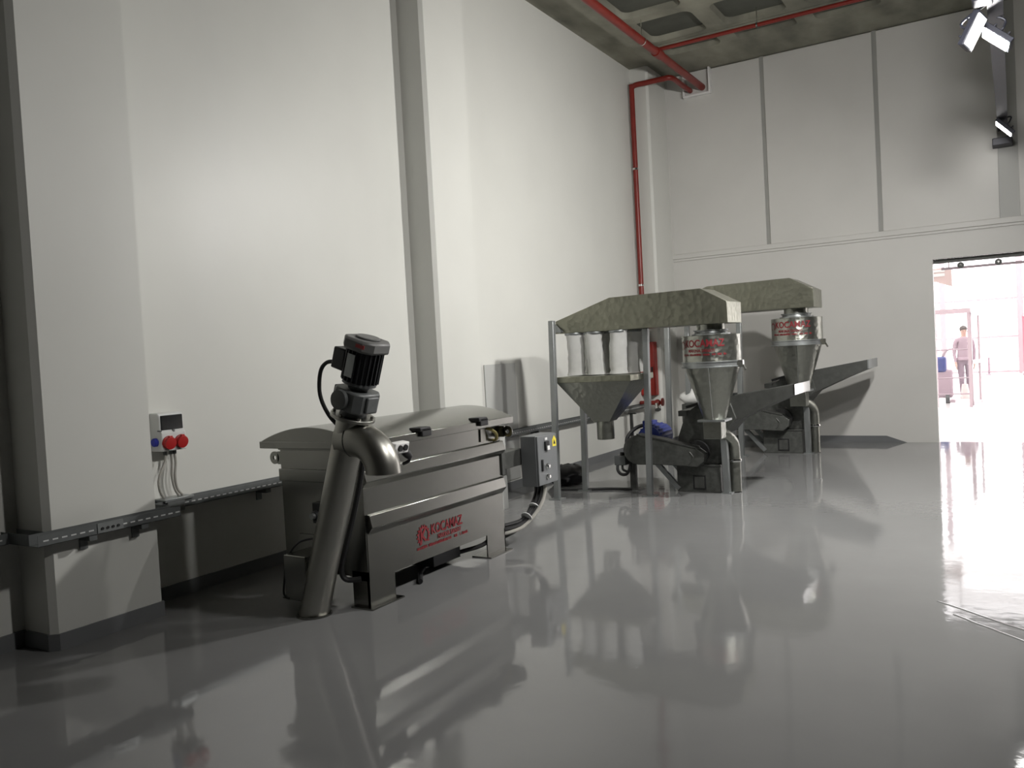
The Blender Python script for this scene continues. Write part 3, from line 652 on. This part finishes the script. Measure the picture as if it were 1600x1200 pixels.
grinder('farther hammer mill by the back wall, with long dark chute and collapsed white bag',
        lambda v: Vector((2.66+1.12*(v[0]-2.505), 12.16+1.12*(v[1]-8.80), 1.12*v[2])), True)

# ------------------------------------------------------------------ the bright hall beyond the doorway
struct('floor_2', MB().box(-2, 14, YB+.12, 44, -.2, 0), 'nfloor', 'pale floor of the hall beyond')
nw = MB().box(-2.2, -2, YB+.12, 35, 0, 6.4)
struct('wall_side', nw, 'white', 'white wall of the hall beyond')
struct('wall_far_right', MB().box(14, 14.2, YB+.12, 35, 0, 6.4), 'white')
roof = MB()
for k in range(8): roof.box(-2.2, 14.2, YB+.12+k*2.9, YB+1.12+k*2.9, 6.4, 6.6)  # unseen roof left open in strips to brighten the floor below
struct('ceiling_3', roof, 'white', 'unseen roof strips of the hall beyond, gaps added for sky light')
# sliding door track
dt = thing('door_track', (5.5, YB+.2, 2.55), 'dark sliding door track with rollers over the bright doorway', 'door track')
obj('track_rail', MB().box(DX0-.02, DX1, YB+.125, YB+.19, 2.60, 2.66), 'iron2', dt)
obj('lower_rail', MB().box(DX0+.1, DX1, YB+.14, YB+.18, 2.50, 2.535), 'mauve', dt)
for x in (4.55, 5.02, 5.48, 6.0):
    rlr = obj('roller', MB().lathe([(.045, 0), (.045, .03)], (x, YB+.13, 2.55), (0, 1, 0), 16), 'iron2', dt)
    obj('roller_pin', MB().lathe([(.015, 0), (.015, .012)], (x, YB+.13, 2.55), (0, -1, 0), 10), 'chrome', rlr)
hu = thing('air_heater', (4.12, 16.1, 2.38), 'pale beige heater unit high inside the doorway', 'heater')
obj('casing', MB().prism([(3.7, 2.69), (4.30, 2.69), (4.30, 2.37), (4.05, 2.47), (3.7, 2.5)], 1, 16, 16.3), 'beige', hu, bev=.01)
for x in (3.75, 4.25): obj('hanger_rod', MB().cyl((x, 16.2, 2.68), (x, 16.65, 6.41), .01, 6), 'alu', hu)
obj('louvre', MB().box(3.8, 4.2, 15.99, 16.0, 2.55, 2.60), 'white', hu)
for x in (3.75, 4.25): obj('hanger_rod', MB().cyl((x, 16.2, 2.68), (x, 16.65, 6.41), .01, 6), 'alu', hu)
obj('louvre', MB().box(3.8, 4.2, 15.99, 16.0, 2.62, 2.66), 'white', hu)
# glazed facade
fc = thing('glazed_facade', (5, 35, 0), 'tall window wall with thin bars across the bright hall', 'window')
for x in (-1.9, .5, 2.9, 5.36, 7.8, 10.2, 12.6): obj('mullion', MB().box(x-.10, x+.10, 34.95, 35.1, 0, 6.4), 'alu', fc)
for z in (.07, 1.33, 2.70, 4.2): obj('transom', MB().box(-1.9, 13.9, 34.98, 35.06, z-.035, z+.035), 'alu', fc)
# double door frame with a leaf ajar
df = thing('glass_door', (4.05, 20, 0), 'aluminium framed glass double door standing ajar in the bright hall', 'door')
for x in (3.72, 4.36): obj('door_post', MB().box(x-.03, x+.03, 19.97, 20.05, 0, 2.04), 'alu', df)
obj('door_head', MB().box(3.70, 4.40, 19.96, 20.06, 1.98, 2.08), 'alu', df)
for z in (1.22, .62, .28): obj('push_bar', MB().cyl((3.75, 19.96, z), (4.33, 19.96, z), .015, 8), 'mauve', df)
obj('glass_pane', MB().box(3.76, 4.32, 20.0, 20.008, .06, 1.97), 'glass', df)
lf = MB(); A, B = Vector((4.38, 20.0, 0)), Vector((4.52, 20.75, 0))
def leafbox(t0, t1, z0, z1, w=.04): return MB().bar(A.lerp(B, (t0+t1)/2)+Vector((0, 0, z0)), A.lerp(B, (t0+t1)/2)+Vector((0, 0, z1)), w, (B-A).length*(t1-t0), (B-A).normalized())
leaf = obj('door_leaf', leafbox(0, .09, .03, 1.98), 'alu', df)
obj('leaf_stile', leafbox(.91, 1, .03, 1.98), 'alu', leaf)
for z in (.03, .9, 1.92): obj('leaf_rail', MB().bar(A+Vector((0, 0, z+.04)), B+Vector((0, 0, z+.04)), .04, .08), 'alu', leaf)
# stacker / trolley machine left of the person
tk = thing('pallet_stacker', (3.62, 21.5, 0), 'small dark and blue stacker truck at the left of the doorway', 'stacker')
for x in (3.42, 3.60): obj('mast', MB().box(x-.04, x+.04, 21.5, 21.58, .1, 1.62), 'mauve', tk)
obj('mast_head', MB().box(3.36, 3.66, 21.48, 21.6, 1.5, 1.58), 'mauve', tk)
obj('truck_body', MB().box(3.45, 3.95, 21.1, 21.5, .12, .75), 'jacket', tk, bev=.04)
obj('cover', MB().box(3.62, 3.84, 21.06, 21.3, .70, 1.05), 'blue', tk, bev=.05)
obj('tiller', MB().tube([(3.75, 21.2, 1.0), (3.85, 21.15, 1.18), (4.0, 21.1, 1.22)], .025, 8), 'mauve', tk)
for x in (3.5, 3.85): obj('wheel', MB().cyl((x-.04, 21.1, .1), (x+.04, 21.1, .1), .1, 16), 'motor', tk)
for x in (3.42, 3.98): obj('fork', MB().box(x-.05, x+.05, 20.5, 21.1, .05, .11), 'mauve', tk)
# banner, bollard
bn = thing('roll_up_banner', (5.9, 33.5, 0), 'red roll up banner at the right edge of the doorway', 'banner')
obj('sheet', MB().box(5.40, 6.25, 33.5, 33.51, .1, 2.0), 'pinkred', bn); obj('base_case', MB().box(5.36, 6.29, 33.42, 33.6, 0, .1), 'alu', bn, bev=.02)
pl = thing('bollard', (4.35, 34.2, 0), 'thin dark post standing before the far windows', 'post')
obj('shaft', MB().cyl((4.35, 34.2, .03), (4.35, 34.2, .62), .04, 12), 'jacket', pl); obj('base', MB().lathe([(.12, 0), (.12, .02), (.05, .04)], (4.35, 34.2, 0), n=16), 'jacket', pl)

# ------------------------------------------------------------------ person beyond the doorway
def person(loc, rz, label):
    x, y = loc
    root = thing('person', (x, y, 0), label, 'person')
    V = {}; E = []; rad = {}
    def v(n, p, r): V[n] = p; rad[n] = r
    v('pel', (0, 0, .93), (.155, .11)); v('wai', (0, .0, 1.08), (.145, .10)); v('che', (0, .0, 1.27), (.18, .115)); v('shc', (0, 0, 1.40), (.13, .09)); v('nec', (0, 0, 1.47), (.055, .055)); v('chn', (0, -.015, 1.53), (.06, .07)); v('hed', (0, -.01, 1.60), (.077, .095)); v('crn', (0, 0, 1.69), (.06, .075))
    E += [('pel', 'wai'), ('wai', 'che'), ('che', 'shc'), ('shc', 'nec'), ('nec', 'chn'), ('chn', 'hed'), ('hed', 'crn')]
    for s, sx in (('l', 1), ('r', -1)):
        st = .03 if s == 'l' else -.04
        v('hip'+s, (sx*.09, 0, .86), (.095, .10)); v('kne'+s, (sx*.085, -.02+st, .48), (.062, .065)); v('ank'+s, (sx*.075, .02+st, .09), (.042, .048)); v('toe'+s, (sx*.09, -.14+st, .035), (.04, .032))
        E += [('pel', 'hip'+s), ('hip'+s, 'kne'+s), ('kne'+s, 'ank'+s), ('ank'+s, 'toe'+s)]
        v('sho'+s, (sx*.175, 0, 1.37), (.066, .066)); v('elb'+s, (sx*.215, .02, 1.09), (.048, .048)); v('wri'+s, (sx*.205, -.06, .86), (.032, .032)); v('pal'+s, (sx*.20, -.075, .79), (.038, .022))
        E += [('shc', 'sho'+s), ('sho'+s, 'elb'+s), ('elb'+s, 'wri'+s), ('wri'+s, 'pal'+s)]
        for k in range(4):
            yy = -.10+.02*k; L = (.075, .09, .085, .065)[k]
            v('f%d%s' % (k, s), (sx*.198, yy, .755), (.010, .010)); v('g%d%s' % (k, s), (sx*.19, yy, .755-L*.6), (.009, .009)); v('h%d%s' % (k, s), (sx*.18, yy+.005, .755-L), (.008, .008))
            E += [('pal'+s, 'f%d%s' % (k, s)), ('f%d%s' % (k, s), 'g%d%s' % (k, s)), ('g%d%s' % (k, s), 'h%d%s' % (k, s))]
        v('t'+s, (sx*.19, -.115, .80), (.011, .011)); v('u'+s, (sx*.185, -.135, .755), (.009, .009)); E += [('pal'+s, 't'+s), ('t'+s, 'u'+s)]
    names = list(V); me = bpy.data.meshes.new('body'); me.from_pydata([V[n] for n in names], [(names.index(a), names.index(b)) for a, b in E], [])
    o = bpy.data.objects.new('body', me); COL.objects.link(o)
    sk = o.modifiers.new('skin', 'SKIN'); sk.use_smooth_shade = True
    for n, sv in zip(names, me.skin_vertices[0].data): sv.radius = rad[n]; sv.use_root = (n == 'pel')
    sd = o.modifiers.new('sub', 'SUBSURF'); sd.levels = 2; sd.render_levels = 2
    bpy.context.view_layer.update()
    em = bpy.data.meshes.new_from_object(o.evaluated_get(bpy.context.evaluated_depsgraph_get()))
    bpy.data.objects.remove(o)
    em.materials.clear()
    for k in ('skin', 'jacket', 'trousers', 'shoe'): em.materials.append(M[k])
    for p in em.polygons:
        c = p.center; p.use_smooth = True
        if c.z > 1.47 or (abs(c.x) > .168 and c.z < .87): p.material_index = 0
        elif c.z > .90 or (abs(c.x) > .2 and c.z > .86): p.material_index = 1
        elif c.z > .085: p.material_index = 2
        else: p.material_index = 3
    b = bpy.data.objects.new('body', em); COL.objects.link(b); b.parent = root
    root.rotation_euler[2] = rz
    loc0 = Vector((x, y, 0))
    def part(name, mb, m_): mb.v = [tuple(Vector(q)+loc0) for q in mb.v]; return obj(name, mb, m_, root, sharp=60)
    hr_ = MB().sphere((0, .012, 1.655), .1, 16, (.86, 1.02, .82)); part('hair', hr_, 'hair')
    part('nose', MB().sphere((0, -.103, 1.585), .014, 8, (.8, 1.2, 1.2)), 'skin')
    for sx in (-1, 1):
        part('eye', MB().sphere((sx*.03, -.092, 1.608), .010, 8), 'shoe'); part('ear', MB().sphere((sx*.078, 0, 1.59), .022, 8, (.4, .8, 1.3)), 'skin')
    part('mouth', MB().box(-.022, .022, -.094, -.084, 1.545, 1.552), 'pinkred')
    part('jacket_hem', MB().lathe([(.150, 0), (.168, .01), (.165, .07), (.15, .08)], (0, 0, .90), n=24), 'jacket')
    return root
person((4.12, 22.9), .25, 'person in a jacket and trousers tinted mauve for painted glare, standing beyond the doorway')
hb = MB(); rings = []
for k in range(7):
    t = k/6; rings.append([(4.35-.22+.11*(1-.45*t)*math.cos(a)*(1+.08*math.sin(3*a)), 22.55+.08*(1-.4*t)*math.sin(a), .004+.34*t) for a in (2*PI*i/18 for i in range(18))])
hb.loft(rings); o = obj('carrier_bag', hb, 'beige', None, sharp=60); tag(o, 'pale carrier bag standing on the floor before the person', 'bag')
